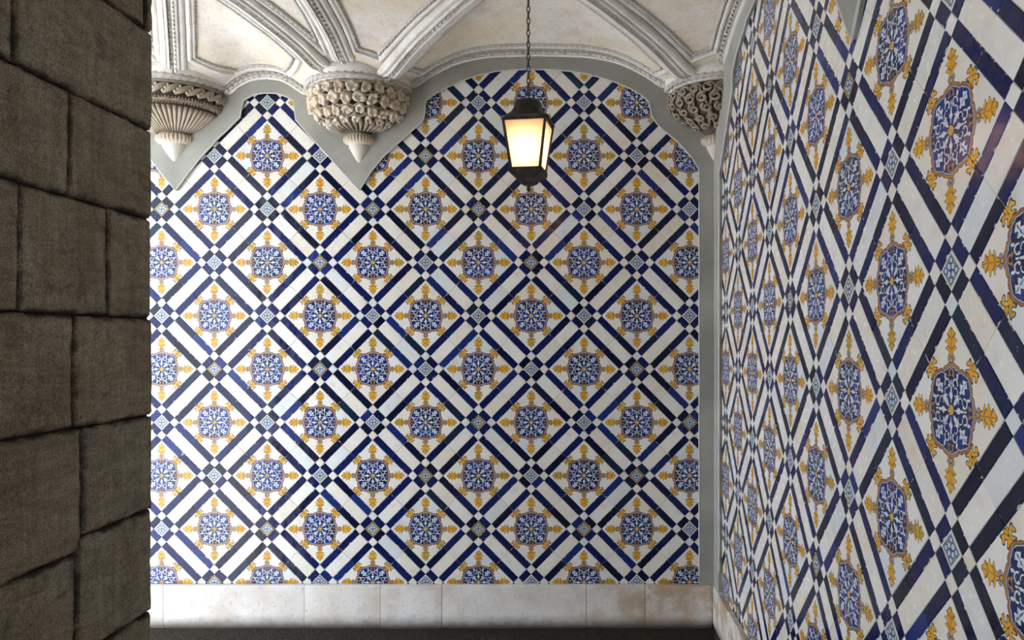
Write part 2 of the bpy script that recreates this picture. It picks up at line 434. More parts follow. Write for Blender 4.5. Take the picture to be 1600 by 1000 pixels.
def resample(path, step, closed=False):
    pts = list(path) + ([path[0]] if closed else [])
    L = [0]
    for a, b in zip(pts, pts[1:]): L.append(L[-1] + (b - a).length)
    n = max(2, int(L[-1] / step)); out = []; k = 0
    for i in range(n + (0 if closed else 1)):
        t = L[-1] * i / n
        while k < len(L) - 2 and L[k + 1] < t: k += 1
        q = (t - L[k]) / max(1e-9, L[k + 1] - L[k]); out.append(pts[k].lerp(pts[k + 1], q))
    return out
def rope(path, r, closed=False, pitch=0.03, strands=2, step=None):
    path = resample(path, step or pitch / 3.0, closed)
    K = 7
    def fn(i, L):
        o = []
        for k in range(K):
            t = 2 * math.pi * k / K
            q = r * (1 + 0.32 * math.cos(strands * t - 2 * math.pi * L / pitch))
            o.append((q * math.cos(t), q * math.sin(t)))
        return o
    return sweep(path, [(0, 0)] * K, closed, closedprof=True, fn=fn)
def tube(path, r, closed=False, K=6, taper=None):
    n = len(path)
    def fn(i, L):
        q = r * (taper(i / (n - 1)) if taper else 1)
        return [(q * math.cos(2 * math.pi * k / K), q * math.sin(2 * math.pi * k / K)) for k in range(K)]
    return sweep(path, [(0, 0)] * K, closed, closedprof=True, fn=fn)
def lathe(prof, a0=0, a1=2 * math.pi, n=32, mod=None):
    vs = []; fs = []; full = abs(a1 - a0 - 2 * math.pi) < 1e-6; m = n if full else n + 1
    for (r, z) in prof:
        for i in range(m):
            a = a0 + (a1 - a0) * i / n; q = r * (mod(a, z) if mod else 1)
            vs.append((q * math.cos(a), q * math.sin(a), z))
    for j in range(len(prof) - 1):
        for i in range(n):
            k = (i + 1) % m
            fs.append((j * m + i, j * m + k, (j + 1) * m + k, (j + 1) * m + i))
    return vs, fs
def pchip(xs, ys):
    n = len(xs); h = [xs[i + 1] - xs[i] for i in range(n - 1)]; d = [(ys[i + 1] - ys[i]) / h[i] for i in range(n - 1)]
    m = [d[0]] + [0 if d[i - 1] * d[i] <= 0 else 2 * d[i - 1] * d[i] / (d[i - 1] + d[i]) for i in range(1, n - 1)] + [d[-1]]
    def f(x):
        x = min(max(x, xs[0]), xs[-1]); i = 0
        while i < n - 2 and x > xs[i + 1]: i += 1
        t = (x - xs[i]) / h[i]
        return (ys[i] * (2 * t**3 - 3 * t * t + 1) + m[i] * h[i] * (t**3 - 2 * t * t + t) + ys[i + 1] * (-2 * t**3 + 3 * t * t) + m[i + 1] * h[i] * (t**3 - t * t))
    return f

# ------------------------------------------------------------------ the vault (large structure first)
D_ = pchip([0, .2, .25, .4, .55, .7, 1], [1.28, 1.41, 1.435, 1.51, 1.56, 1.60, 1.64])
W_big = pchip([0, .285, .395, .575, .76, 1], [1.28, 1.43, 1.505, 1.585, 1.615, 1.622])
W_sml = pchip([0, .53, .7, .85, 1], [1.28, 1.385, 1.45, 1.485, 1.495])
W_tr = pchip([0, .27, .5, .77, 1], [1.28, 1.46, 1.545, 1.585, 1.60])
class Bay:
    def __init__(s, x0, x1, y0, y1, wx, wy):
        s.cx, s.cy, s.hx, s.hy = (x0 + x1) / 2, (y0 + y1) / 2, (x1 - x0) / 2, (y1 - y0) / 2
        s.wx, s.wy = wx, wy          # arch seen on the back/front edge, arch on the side edges
        s.corners = [(x0, y0), (x1, y0), (x1, y1), (x0, y1)]
    def H(s, x, y):
        u = (x - s.cx) / s.hx; v = (y - s.cy) / s.hy
        if abs(v) >= abs(u): m, k, W = abs(v), abs(u) / max(abs(v), 1e-9), s.wx
        else: m, k, W = abs(u), abs(v) / abs(u), s.wy
        m = min(m, 1.0); k = min(k, 1.0); D = D_(1 - m); R = D_(1) + (W(1) - D_(1)) * m
        S = (W(1 - k) - W(0)) / (W(1) - W(0))
        return EYE + D + (R - D) * S
    def P(s, x, y, dz=0.0): return Vector((x, y, s.H(x, y) + dz))
ceiling = empty('ceiling'); tag(ceiling, kind='structure')
bays = [Bay(XC2, XC3, YM, YB, W_big, W_tr), Bay(XC1, XC2, YM, YB, W_sml, W_tr), Bay(XC1 - 1.034, XC1, YM, YB, W_sml, W_tr)]
near_bays = [Bay(b.cx - b.hx, b.cx + b.hx, YM - 2.1 * k, YM - 2.1 * (k - 1), b.wx, b.wy) for k in (1, 2) for b in bays[:2]]
def cells(b):
    c = (b.cx, b.cy); k = b.corners
    return [(k[3], k[2], c, 'w'), (k[2], k[1], c, 's'), (k[1], k[0], c, 'w'), (k[0], k[3], c, 's')]
def build_panels(b):
    for A0, B0, C0, kind in cells(b):
        nk, nm = 28, 16; vs = []; fs = []
        for j in range(nm + 1):
            m = j / nm
            for i in range(nk + 1):
                k = i / nk
                ex, ey = A0[0] + (B0[0] - A0[0]) * k, A0[1] + (B0[1] - A0[1]) * k
                x, y = C0[0] + (ex - C0[0]) * m, C0[1] + (ey - C0[1]) * m
                vs.append(b.P(x, y))
        for j in range(nm):
            for i in range(nk):
                a = j * (nk + 1) + i; fs.append((a, a + 1, a + nk + 2, a + nk + 1))
        o = mesh('vault_panel', vs, fs, M['vault'], ceiling, smooth=True)
for b in bays + near_bays: build_panels(b)
roof = mesh('roof_slab', *box((XC1 - 1.10, -2.2, EYE + 1.68), (XR + .4, YB + .4, EYE + 1.9)), M['core'], ceiling)

RIB = [(-.058, -.01), (-.058, .014), (-.048, .024), (-.036, .026), (-.030, .018), (-.026, .034), (-.019, .036), (-.016, .014),
       (.016, .014), (.019, .036), (.026, .034), (.030, .018), (.036, .026), (.048, .024), (.058, .014), (.058, -.01)]
WRIB = [(-.040, -.01), (-.040, .022), (-.030, .028), (-.022, .026), (-.018, .012), (.014, .012), (.018, .024), (.028, .026), (.034, .012), (.040, -.01)]
def leaf_strip(path, w, depth, step=0.034, dv=Vector((0, 0, -1))):
    """a running carved band: crossing raised leaves with a midrib"""
    mb_ = MB(); pts = resample(path, step); n = len(pts)
    for i in range(n - 1):
        p, q = pts[i], pts[i + 1]; T = (q - p).normalized(); dn = (dv - T * T.dot(dv)).normalized(); sd = T.cross(dn)
        L = (q - p).length
        for sg in (-1, 1):
            a = p + sd * sg * w + dn * depth; t = q - sd * sg * w * 0.1 + dn * (depth + .004)
            mid = (a + t) * 0.5 + dn * 0.014
            l = (a + t) * 0.5 + T * L * 0.38 + sd * sg * w * 0.30 + dn * depth; r_ = (a + t) * 0.5 - T * L * 0.38 - sd * sg * w * 0.25 + dn * depth
            mb_.add(([a, l, t, r_, mid], [(0, 1, 4), (1, 2, 4), (2, 3, 4), (3, 0, 4)]))
    return mb_
def rib(b, p0, p1, prof, w, r0, r1, parent=ceiling, off=(0, 0), name='vault_rib', dv=Vector((0, 0, -1))):
    p0 = Vector((*p0, 0)); p1 = Vector((*p1, 0)); d = (p1 - p0); L = d.length; d.normalize()
    a, e = p0 + d * r0, p1 - d * r1
    n = 40; path = []
    for i in range(n + 1):
        q = a.lerp(e, i / n); path.append(b.P(q.x, q.y) + Vector((off[0], off[1], 0)))
    TL = sum((b_ - a_).length for a_, b_ in zip(path, path[1:]))
    def fn(i, l):
        q = min(1, .15 + l / .07) if r0 > 0 else 1
        if r1 > 0: q = min(q, .15 + (TL - l) / .07)
        return [(x, y * q if y > 0 else y) for x, y in prof]
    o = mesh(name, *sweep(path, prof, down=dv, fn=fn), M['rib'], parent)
    lf = leaf_strip(path, w, 0.012, dv=dv).build('leaf_carving', M['rib'], o, kind='stuff')
    return o
R0 = 0.275
def inset_poly(A0, B0, C0, kind, dw, dd, cut):
    """plan polygon of a cell, drawn in from the edge by dw and from the diagonals by dd, its two springing corners cut off"""
    tri = [Vector(A0), Vector(B0), Vector(C0)]; ds = [dw, dd, dd]
    cen = (tri[0] + tri[1] + tri[2]) / 3; poly = list(tri)
    def clip(poly, p, nrm):
        out = []
        for i in range(len(poly)):
            a, c = poly[i], poly[(i + 1) % len(poly)]; da, dc = (a - p).dot(nrm), (c - p).dot(nrm)
            if da >= 0: out.append(a)
            if da * dc < 0: out.append(a.lerp(c, da / (da - dc)))
        return out
    for i in range(3):
        a, c = tri[i], tri[(i + 1) % 3]; e = (c - a).normalized(); n_ = Vector((-e.y, e.x))
        if (cen - a).dot(n_) < 0: n_ = -n_
        poly = clip(poly, a + n_ * ds[i], n_)
    for k in (0, 1):
        o_ = tri[1 - k]; e1 = (o_ - tri[k]).normalized(); e2 = (tri[2] - tri[k]).normalized(); bis = (e1 + e2).normalized()
        poly = clip(poly, tri[k] + bis * cut, bis)
    return poly
def frame(b, cell):
    A0, B0, C0, kind = cell
    for (dw, dd, cut, what) in (((0.088 if kind == 'w' else 0.075), 0.075, 0.355, 'ridge'), ((0.105 if kind == 'w' else 0.098), 0.098, 0.385, 'rope')):
        poly = inset_poly(A0, B0, C0, kind, dw, dd, cut)
        if len(poly) < 3: continue
        pts = []
        for i in range(len(poly)):
            a, c = poly[i], poly[(i + 1) % len(poly)]; n = max(1, int((c - a).length / 0.035))
            for k in range(n):
                q = a.lerp(c, k / n); pts.append(b.P(q.x, q.y))
        if what == 'ridge':
            o = mesh('panel_moulding', *sweep(pts, [(-.014, -.01), (-.012, .010), (-.004, .016), (.004, .016), (.012, .010), (.014, -.01)], closed=True), M['rib'], ceiling)
        else:
            vs, fs = rope([p + Vector((0, 0, -.003)) for p in pts], 0.0105, closed=True, pitch=0.030)
            mesh('rope_moulding', vs, fs, M['rib'], ceiling, smooth=True)
for bi, b in enumerate(bays):
    k = b.corners
    for c in k:
        if bi == 2 and c[0] < XC1 - 1: continue
        rib(b, c, (b.cx, b.cy), RIB, 0.016, R0, 0.0)
    rib(b, k[3], k[2], WRIB, 0.018, R0, R0, off=(0, -0.028), name='wall_rib', dv=Vector((0, -.75, -.66)))
    rib(b, k[0], k[1], RIB, 0.016, R0, R0)
    if bi < 2: rib(b, k[0], k[3], RIB, 0.016, R0, R0)
    if bi == 0: rib(b, k[1], k[2], WRIB, 0.018, R0, R0, off=(-0.028, 0), name='wall_rib', dv=Vector((-.75, 0, -.66)))
    for c in cells(b):
        if not (bi == 2 and c[0][0] < XC1 - 1 and c[1][0] < XC1 - 1): frame(b, c)
boss = mesh('vault_boss', *lathe([(0.001, -.09), (.03, -.085), (.05, -.06), (.085, -.05), (.10, -.03), (.10, .02)], n=24, mod=lambda a, z: 1 + .08 * math.cos(8 * a)), M['rib'], ceiling, loc=(bays[0].cx, bays[0].cy, EYE + 1.64))

# ------------------------------------------------------------------ tile pieces
def piece_mesh(name, hx, hy, m, th=0.008, origin=(0, 0)):
    g = 0.0007; bv = 0.0010; hx_, hy_ = hx - g, hy - g
    cx, cy = origin
    vs = [(cx + sx_ * (hx_ - i), cy + sy_ * (hy_ - i), z) for i, z in ((0, -th), (0, -bv), (bv, 0)) for sx_, sy_ in ((-1, -1), (1, -1), (1, 1), (-1, 1))]
    fs = [(8, 9, 10, 11)]
    for l in (0, 4):
        for i in range(4):
            j = (i + 1) % 4; fs.append((l + i, l + j, l + 4 + j, l + 4 + i))
    me = bpy.data.meshes.new(name); me.from_pydata(vs, [], fs); me.materials.append(m); fill_uv(me, [(0, 0.0, hx, hy)] * len(fs)); return me
def fill_uv(me, info):
    for nm in ('UVMap', 'piece', 'half'): me.uv_layers.new(name=nm)
    U, Pc, Hf = me.uv_layers['UVMap'].data, me.uv_layers['piece'].data, me.uv_layers['half'].data
    for p in me.polygons:
        _, rv, hx, hy = info[p.index]
        for li in p.loop_indices:
            v = me.vertices[me.loops[li].vertex_index].co
            if _ == 0: U[li].uv = (v.x * 100, v.y * 100)
            Pc[li].uv = (rv, 0); Hf[li].uv = (hx * 100, hy * 100)
PM = {'pattern_tile': piece_mesh('pattern_tile', A / 2, A / 2, M['pattern'], origin=(A / 2, A / 2)),
      'white_strip': piece_mesh('white_strip', A / 2, W6 / 2, M['white']),
      'blue_strip': piece_mesh('blue_strip', A / 2, B4 / 2, M['blue']),
      'blue_square': piece_mesh('blue_square', B4 / 2, W6 / 2, M['blue']),
      'white_square': piece_mesh('white_square', B4 / 2, B4 / 2, M['white']),
      'flower_tile': piece_mesh('flower_tile', W6 / 2, W6 / 2, M['centre'])}
MIDX = {'pattern_tile': 0, 'white_strip': 1, 'blue_strip': 2, 'blue_square': 2, 'white_square': 1, 'flower_tile': 3}
def lattice(cu, cv):
    """pieces round the crossing at (cu, cv) in the turned frame: kind, u, v, turn, half sizes"""
    e = W6 / 2 + B4 / 2; out = [('flower_tile', cu, cv, 0, W6 / 2, W6 / 2)]
    for sx_, sy_ in ((1, 0), (-1, 0)): out.append(('blue_square', cu + sx_ * e, cv, 0, B4 / 2, W6 / 2))
    for sy_ in (1, -1): out.append(('blue_square', cu, cv + sy_ * e, 1, W6 / 2, B4 / 2))
    for a in (1, -1):
        for c in (1, -1): out.append(('white_square', cu + a * e, cv + c * e, 0, B4 / 2, B4 / 2))
    h0 = W6 / 2 + B4
    for s_ in (1, -1):
        m_ = s_ * (h0 + A / 2)
        out.append(('white_strip', cu + m_, cv, 0, A / 2, W6 / 2)); out.append(('white_strip', cu, cv + m_, 1, W6 / 2, A / 2))
        for t in (e, -e):
            out.append(('blue_strip', cu + m_, cv + t, 0, A / 2, B4 / 2)); out.append(('blue_strip', cu + t, cv + m_, 1, B4 / 2, A / 2))
    for a in (1, -1):
        for c in (1, -1):
            # origin of the pattern tile is the middle of its medallion
            out.append(('pattern_tile', cu + a * 0.21, cv + c * 0.21, {(1, 1): 2, (-1, 1): 3, (-1, -1): 0, (1, -1): 1}[(a, c)], A / 2, A / 2))
    return out
def project(P):
    return 898 + FPX * P[0] / P[1], 531 - FPX * (P[2] - EYE) / P[1]
def lay_tiles(root, hvec, worg, i_rng, j_rng, c0, keep, zscale):
    """worg: world point of the wall at eye level, the origin of its object; hvec: horizontal direction on the wall; c0: (h, z) of one crossing; keep(h, z, r) -> 0 leave out, 1 build"""
    nrm = Vector(hvec).cross(Vector((0, 0, 1))); h = Vector(hvec); z = Vector((0, 0, 1)); s2 = math.sqrt(.5)
    U, Vv = (h + z) * s2, (z - h) * s2
    items = []
    for i in range(*i_rng):
        for j in range(*j_rng):
            if (i + j) % 2: continue
            H0, Z0 = c0[0] + i * Q, c0[1] + j * Q
            cu, cv = (H0 + Z0) * s2, (Z0 - H0) * s2
            for kind, u, v, turn, hu, hv in lattice(cu, cv):
                uu, vv = u, v
                if kind == 'pattern_tile':
                    dx = {0: (1, 1), 1: (-1, 1), 2: (-1, -1), 3: (1, -1)}[turn]; uu += dx[0] * A / 2; vv += dx[1] * A / 2
                hh, zz = (uu - vv) * s2, (uu + vv) * s2
                if not keep(hh, zz * zscale, (hu + hv) * s2): continue
                P = U * u + Vv * v
                Pc = Vector(worg) + h * hh + z * zz * zscale
                if Pc.y < 0.3:
                    items.append((False, 0.0, kind, P, turn)); continue
                x, y = project(Pc); s = FPX / Pc.y
                vis = -60 < x < 1660 and -60 < y < 1060
                dim = abs(Vector((nrm.x, nrm.y, 0)).dot(Vector((Pc.x, Pc.y, 0)).normalized())) * s * s * hu * hv * 4
                items.append((vis, dim, kind, P, turn))
    cnt = {}; rest = []
    items.sort(key=lambda q: (-q[0], -round(q[1], 0), rnd.random()))
    rot = Matrix((U, Vv, nrm)).transposed()
    for vis, dim, kind, P, turn in items:
        R = rot @ Matrix.Rotation(turn * math.pi / 2, 3, 'Z')
        R = R @ Matrix.Rotation(rnd.gauss(0, .0035), 3, 'X') @ Matrix.Rotation(rnd.gauss(0, .0035), 3, 'Y') @ Matrix.Rotation(rnd.gauss(0, .003), 3, 'Z')
        T = Matrix.Translation(P + nrm * rnd.uniform(-.0006, .0006)) @ R.to_4x4()
        if vis and dim > 55 and cnt.get(kind, 0) < 300:
            cnt[kind] = cnt.get(kind, 0) + 1
            o = bpy.data.objects.new(kind, PM[kind]); link(o, root); o.matrix_local = T
        else: rest.append((kind, T))
    if rest:
        vs, fs, mi, uvs, info = [], [], [], [], []
        for kind, T in rest:
            me = PM[kind]; n = len(vs); rv = rnd.random()
            vs += [T @ v.co for v in me.vertices]; uvs += [(v.co.x * 100, v.co.y * 100) for v in me.vertices]
            for p in me.polygons:
                fs.append(tuple(q + n for q in p.vertices)); mi.append(MIDX[kind])
                hf = me.uv_layers['half'].data[p.loop_start].uv; info.append((1, rv, hf[0] / 100, hf[1] / 100))
        me = bpy.data.meshes.new('small_tile_field'); me.from_pydata([tuple(v) for v in vs], [], fs)
        for q in ('pattern', 'white', 'blue', 'centre'): me.materials.append(M[q])
        me.polygons.foreach_set('material_index', mi); fill_uv(me, info)
        U0 = me.uv_layers['UVMap'].data
        for l in me.loops: U0[l.index].uv = uvs[l.vertex_index]
        o = bpy.data.objects.new('small_tile_field', me); link(o, root); o['kind'] = 'stuff'

# outline of the tiled field on the back wall (pixels of the photograph at the wall's scale)
SB = FPX / YB
def pxb(x, y): return ((x - 898) / SB, (531 - y) / SB)
OUT_PX = [(0, 210), (60, 190), (95, 172), (120, 165), (150, 170), (175, 190), (200, 215), (238, 250), (258, 275), (277, 298),
          (296, 272), (314, 249), (344, 216), (365, 196), (377, 184), (379, 172), (383, 157), (398, 149), (416, 146), (436, 147), (452, 153), (461, 160), (462, 173), (464, 188), (478, 204),
          (494, 222), (512, 241), (530, 262), (547, 281), (563, 298), (580, 270), (600, 246), (625, 223), (645, 205), (659, 193), (664, 183), (665, 172), (665.5, 159),
          (680, 148), (700, 137), (721, 128), (745, 119), (772, 113), (800, 110), (829, 109), (860, 109.5), (890, 112), (915, 116), (941, 123), (963, 130), (984, 139), (1000, 148), (1014, 160), (1015.5, 170),
          (1018, 182), (1026, 194), (1038, 206), (1055, 219), (1069, 233), (1081, 247), (1091.5, 265)]
OUTB = [(-3.3, .8)] + [pxb(*p) for p in OUT_PX]
def interp(pl, h):
    for a, b in zip(pl, pl[1:]):
        if a[0] <= h <= b[0]: return a[1] + (b[1] - a[1]) * (h - a[0]) / max(1e-6, b[0] - a[0])
    return pl[-1][1]
HTOP = -1.372
def keep_back(h, z, r):
    if h < -2.95 or h > OUTB[-1][0] + r * .95: return 0
    if z < HTOP - r * .95: return 0
    top = max(interp(OUTB, h + d) for d in (-r, -r / 2, 0, r / 2, r))
    return z - r * .9 < top
wall_back = mesh('wall_back', *box((XC1 - 1.10, 0.0022, -EYE), (XR + .35, 0.35, 1.75)), M['grout'])
wall_back.location = (0, YB, EYE); wall_back.scale = (1, 1, 1.0097); tag(wall_back, kind='structure')
lay_tiles(wall_back, (1, 0, 0), (0, YB, EYE), (-7, 9), (-5, 9), ((582.5 - 898) / SB, -129 / SB / 1.0097), keep_back, 1.0097)

# outline on the right wall, d = distance from the corner
OD = [(.155, .90), (.26, 1.0), (.40, 1.15), (.485, 1.24), (.495, 1.33), (.60, 1.39), (.80, 1.46), (1.05, 1.49), (1.30, 1.47), (1.50, 1.42), (1.66, 1.35), (1.69, 1.26), (1.78, 1.19), (1.97, 1.03), (2.10, .85)]
OD2 = OD + [(2.10 * 2 - d, z) for d, z in OD[::-1][1:]][:-3] + [(4.3, 1.0), (6.2, 1.2)]
OUTR = sorted([(-(YB - d), z) for d, z in OD2])      # h runs towards the camera: h = -y
def keep_right(h, z, r):
    y = -h
    if y > YB - .155 + r * .95 or y < -0.6: return 0
    if z < HTOP - r * .95: return 0
    top = max(interp(OUTR, h + d) for d in (-r, -r / 2, 0, r / 2, r))
    return z - r * .9 < top
wall_right = mesh('wall_right', *box((0.0022, -2.2, -EYE), (0.35, YB + .35, 1.75)), M['grout'])
wall_right.location = (XR, 0, EYE); tag(wall_right, kind='structure')
lay_tiles(wall_right, (0, -1, 0), (XR, 0, EYE), (-2, 18), (-6, 9), (-1.593 - 10 * Q, .1476), keep_right, 1.0)

# plaster bands: proud of the tiles by 2 cm
PT = 0.020
def plaster(name, root, pts, top, place):
    """pts: (h, z) outline from left to right; place(h, z, out) -> local point"""
    n = len(pts); vs = []; fs = []
    for h, z in pts: vs += [place(h, z, PT), place(h, top, PT), place(h, z, -.002)]
    for i in range(n - 1):
        a, b = i * 3, i * 3 + 3
        fs += [(a, b, b + 1, a + 1), (a + 2, b + 2, b, a)]
    return mesh(name, vs, fs, M['plaster'], root)
def smooth_out(pts, n=3):
    out = []
    for a, b in zip(pts, pts[1:]):
        for k in range(n): out.append((a[0] + (b[0] - a[0]) * k / n, a[1] + (b[1] - a[1]) * k / n + rnd.uniform(-.0012, .0012)))
    return out + [pts[-1]]
pb_ = smooth_out(OUTB)
HR = OUTB[-1][0]
kz = 1.0097
def place_b(h, z, o): return Vector((h, -o, z / kz))
ob = plaster('plaster_lunette', wall_back, pb_ + [(HR + .002, OUTB[-1][1] - .02), (XR - .003, OUTB[-1][1] - .02)], 1.75, place_b)
vs, fs = box((HR, -PT, HTOP / kz), (XR - .003, .002, (OUTB[-1][1] - .02) / kz)); mesh('plaster_band', vs, fs, M['plaster'], wall_back)
edge_path = [place_b(h, z - .002, PT - .003) for h, z in pb_] + [place_b(HR + .001, OUTB[-1][1] - k * .12, PT - .003) for k in range(1, 30) if OUTB[-1][1] - k * .12 > HTOP]
mesh('white_edging', *sweep(edge_path, [(math.cos(t) * .0045, math.sin(t) * .0045) for t in (0, 1.05, 2.1, 3.14, 4.19, 5.24)], closedprof=True, down=Vector((0, 1, 0))), M['edging'], wall_back)
def place_r(h, z, o): return Vector((-o, -h, z))
pr_ = smooth_out(OUTR, 4)
plaster('plaster_lunette', wall_right, pr_, 1.75, place_r)
vs, fs = box((-PT, YB - .155, HTOP), (.002, YB - .021, 1.75)); mesh('plaster_band', vs, fs, M['plaster'], wall_right)
edge_path = [place_r(h, z - .002, PT - .003) for h, z in pr_]
edge_path = [Vector((-PT + .003, YB - .156, .90 - k * .12)) for k in range(18, 0, -1)] + edge_path
mesh('white_edging', *sweep(edge_path, [(math.cos(t) * .005, math.sin(t) * .005) for t in (0, 1.05, 2.1, 3.14, 4.19, 5.24)], closedprof=True, down=Vector((1, 0, 0))), M['edging'], wall_right)

# ------------------------------------------------------------------ stone base of both walls
def base_run(root, cuts, fwd, along, rootpt):
    """slabs with a rolled foot; along(h, out, z) -> point"""
    prof = [(.000, 0), (.026, 0), (.030, -.004)] + [(.030, -.06), (.030, -.12), (.030, -.18), (.030, -.205)] + \
           [(.030 - .055 * (1 - math.cos(t)), -.205 - .055 * math.sin(t)) for t in (.3, .6, .9, 1.2, 1.45)] + [(-.03, -.262)]
    for a, b in zip(cuts, cuts[1:]):
        vs = []; fs = []; N = 10; g = .0012; dz = rnd.uniform(-.001, .001); dy = rnd.uniform(-.001, .001)
        for i in range(N + 1):
            h = a + g + (b - a - 2 * g) * i / N; e = min(i, N - i) == 0
            for o_, z_ in prof: vs.append(along(h, o_ + dy - (.002 if e else 0) + noise.noise(Vector((h * 3, z_ * 9, 1))) * .001, HTOP + z_ + dz))
        m = len(prof)
        for i in range(N):
            for k in range(m - 1): fs.append((i * m + k, i * m + k + 1, (i + 1) * m + k + 1, (i + 1) * m + k))
        fs.append(tuple(range(m))[::-1]); fs.append(tuple(N * m + k for k in range(m)))
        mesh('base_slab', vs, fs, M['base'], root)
bb_ = mesh('baseboard_back', *box((-3.3, YB - .010, 0.0), (XR - .001, YB + .06, EYE + HTOP - .004)), M['mortar']); tag(bb_, kind='structure')
SF = FPX / (YB - .03)
cuts = [-3.3, -2.3] + [(x - 898) / SF for x in (475, 594, 690, 916, 1008)] + [XR - .031]
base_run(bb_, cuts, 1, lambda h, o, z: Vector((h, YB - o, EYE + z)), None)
br_ = mesh('baseboard_right', *box((XR - .010, 0.3, 0.0), (XR + .06, YB - .001, EYE + HTOP - .004)), M['mortar']); tag(br_, kind='structure')
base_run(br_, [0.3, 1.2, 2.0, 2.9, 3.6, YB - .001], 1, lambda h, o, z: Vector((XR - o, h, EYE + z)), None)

wf = mesh('wall_front_added', *box((-2.9, -2.45, -.1), (XR + .35, -2.2, EYE + 1.68)), M['pier']); tag(wf, kind='structure')  # unseen wall added behind the camera to keep sky out of the tile reflections
wo = mesh('wall_court_blocker', *box((-2.9, 0, 0), (-2.6, 1.15, EYE + 1.68)), M['pier']); tag(wo, kind='structure')  # unseen wall added to narrow the near opening and limit its light

# ------------------------------------------------------------------ floor, court outside
fl = mesh('floor', *box((-2.9, -2.2, -.1), (XR + .35, YB + .35, 0)), M['floor']); tag(fl, kind='structure')
ct = mesh('floor_court', *box((-14, -10, -.16), (-2.905, YB + 8, -.06)), M['court']); tag(ct, kind='structure')

# ------------------------------------------------------------------ pier of dark ashlar on the left
XP = -1.56; YE = 2.771; YN = 1.15
def zy(x): return FPX * 1.56 / (898 - x)
wl = mesh('wall_left', *box((-2.15, YN + .01, 0), (XP - .018, YE - .005, EYE + 1.42)), M['mortar']); tag(wl, kind='structure')
def stone(y0, y1, z0, z1, seed):
    g = .0032; y0 += g; y1 -= g; z0 += g; z1 -= g
    ny, nz_ = max(6, int((y1 - y0) / .009)), max(6, int((z1 - z0) / .009)); vs = []; fs = []
    hy, hz = (y1 - y0) / 2, (z1 - z0) / 2; cy, cz = (y0 + y1) / 2, (z0 + z1) / 2; pr = rnd.uniform(-.004, .004)
    tl = rnd.uniform(-.012, .012)
    uv = []
    for j in range(nz_ + 1):
        for i in range(ny + 1):
            y = y0 + (y1 - y0) * i / ny; z = z0 + (z1 - z0) * j / nz_
            e = min(hy - abs(y - cy), hz - abs(z - cz))
            w = noise.noise(Vector((y * 9, z * 9, seed))) * .004
            n1 = noise.fractal(Vector((y * 5, z * 5, seed * .37)), 1, 2.1, 5) * .0035 + noise.noise(Vector((y * 70, z * 25, seed))) * .0012
            rd = .012 * max(0, 1 - max(0, e + noise.noise(Vector((y * 22, z * 22, 3))) * .007) / .009) ** 2
            yy = y + (w if i in (0, ny) else 0) * 1.2; zz = z + (noise.noise(Vector((y * 14, z * 2, seed + 5))) * .005 if j in (0, nz_) else 0)
            vs.append((XP + n1 - rd + pr + tl * (z - cz), yy, EYE + zz)); uv.append((y - cy, z - cz))
    m = ny + 1
    for j in range(nz_):
        for i in range(ny): fs.append((j * m + i, j * m + i + 1, (j + 1) * m + i + 1, (j + 1) * m + i))
    # sides going back
    rim = list(range(m)) + [j * m + ny for j in range(1, nz_ + 1)] + [nz_ * m + i for i in range(ny - 1, -1, -1)] + [j * m for j in range(nz_ - 1, 0, -1)]
    n0 = len(vs); back = XP - .30
    for r_ in rim: vs.append((back, vs[r_][1], vs[r_][2])); uv.append(uv[r_])
    for k in range(len(rim)):
        l = (k + 1) % len(rim); fs.append((rim[l], rim[k], n0 + k, n0 + l))
    o = mesh('stone_block', vs, fs, M['pier'], wl, smooth=True); me = o.data
    for nm in ('UVMap', 'half'): me.uv_layers.new(name=nm)
    for l in me.loops:
        me.uv_layers['UVMap'].data[l.index].uv = uv[l.vertex_index]; me.uv_layers['half'].data[l.index].uv = (hy, hz)
courses = [(1.13, 1.42, [228]), (.771, 1.13, [22]), (.444, .771, [108]), (.078, .444, [31, 170]), (-.277, .078, [116]),
           (-.624, -.277, [130]), (-1.0, -.624, [120]), (-1.38, -1.0, [40]), (-1.72, -1.38, [110]), (-EYE, -1.72, [60])]
sd_ = 1
for z0, z1, js in courses:
    ys = [YN] + [zy(x) for x in js] + [YE]
    if ys[1] - ys[0] > .95: ys.insert(1, YN + .45)
    for i, (a, b_) in enumerate(zip(ys, ys[1:])):
        sd_ += 1; q0, q1 = z0, z1
        if z0 == -.624 and i < len(ys) - 2: q0 = -.673
        if z1 == -.624 and i < len(ys) - 2: q1 = -.673
        stone(a, b_, q0, q1, sd_ * 3.7)

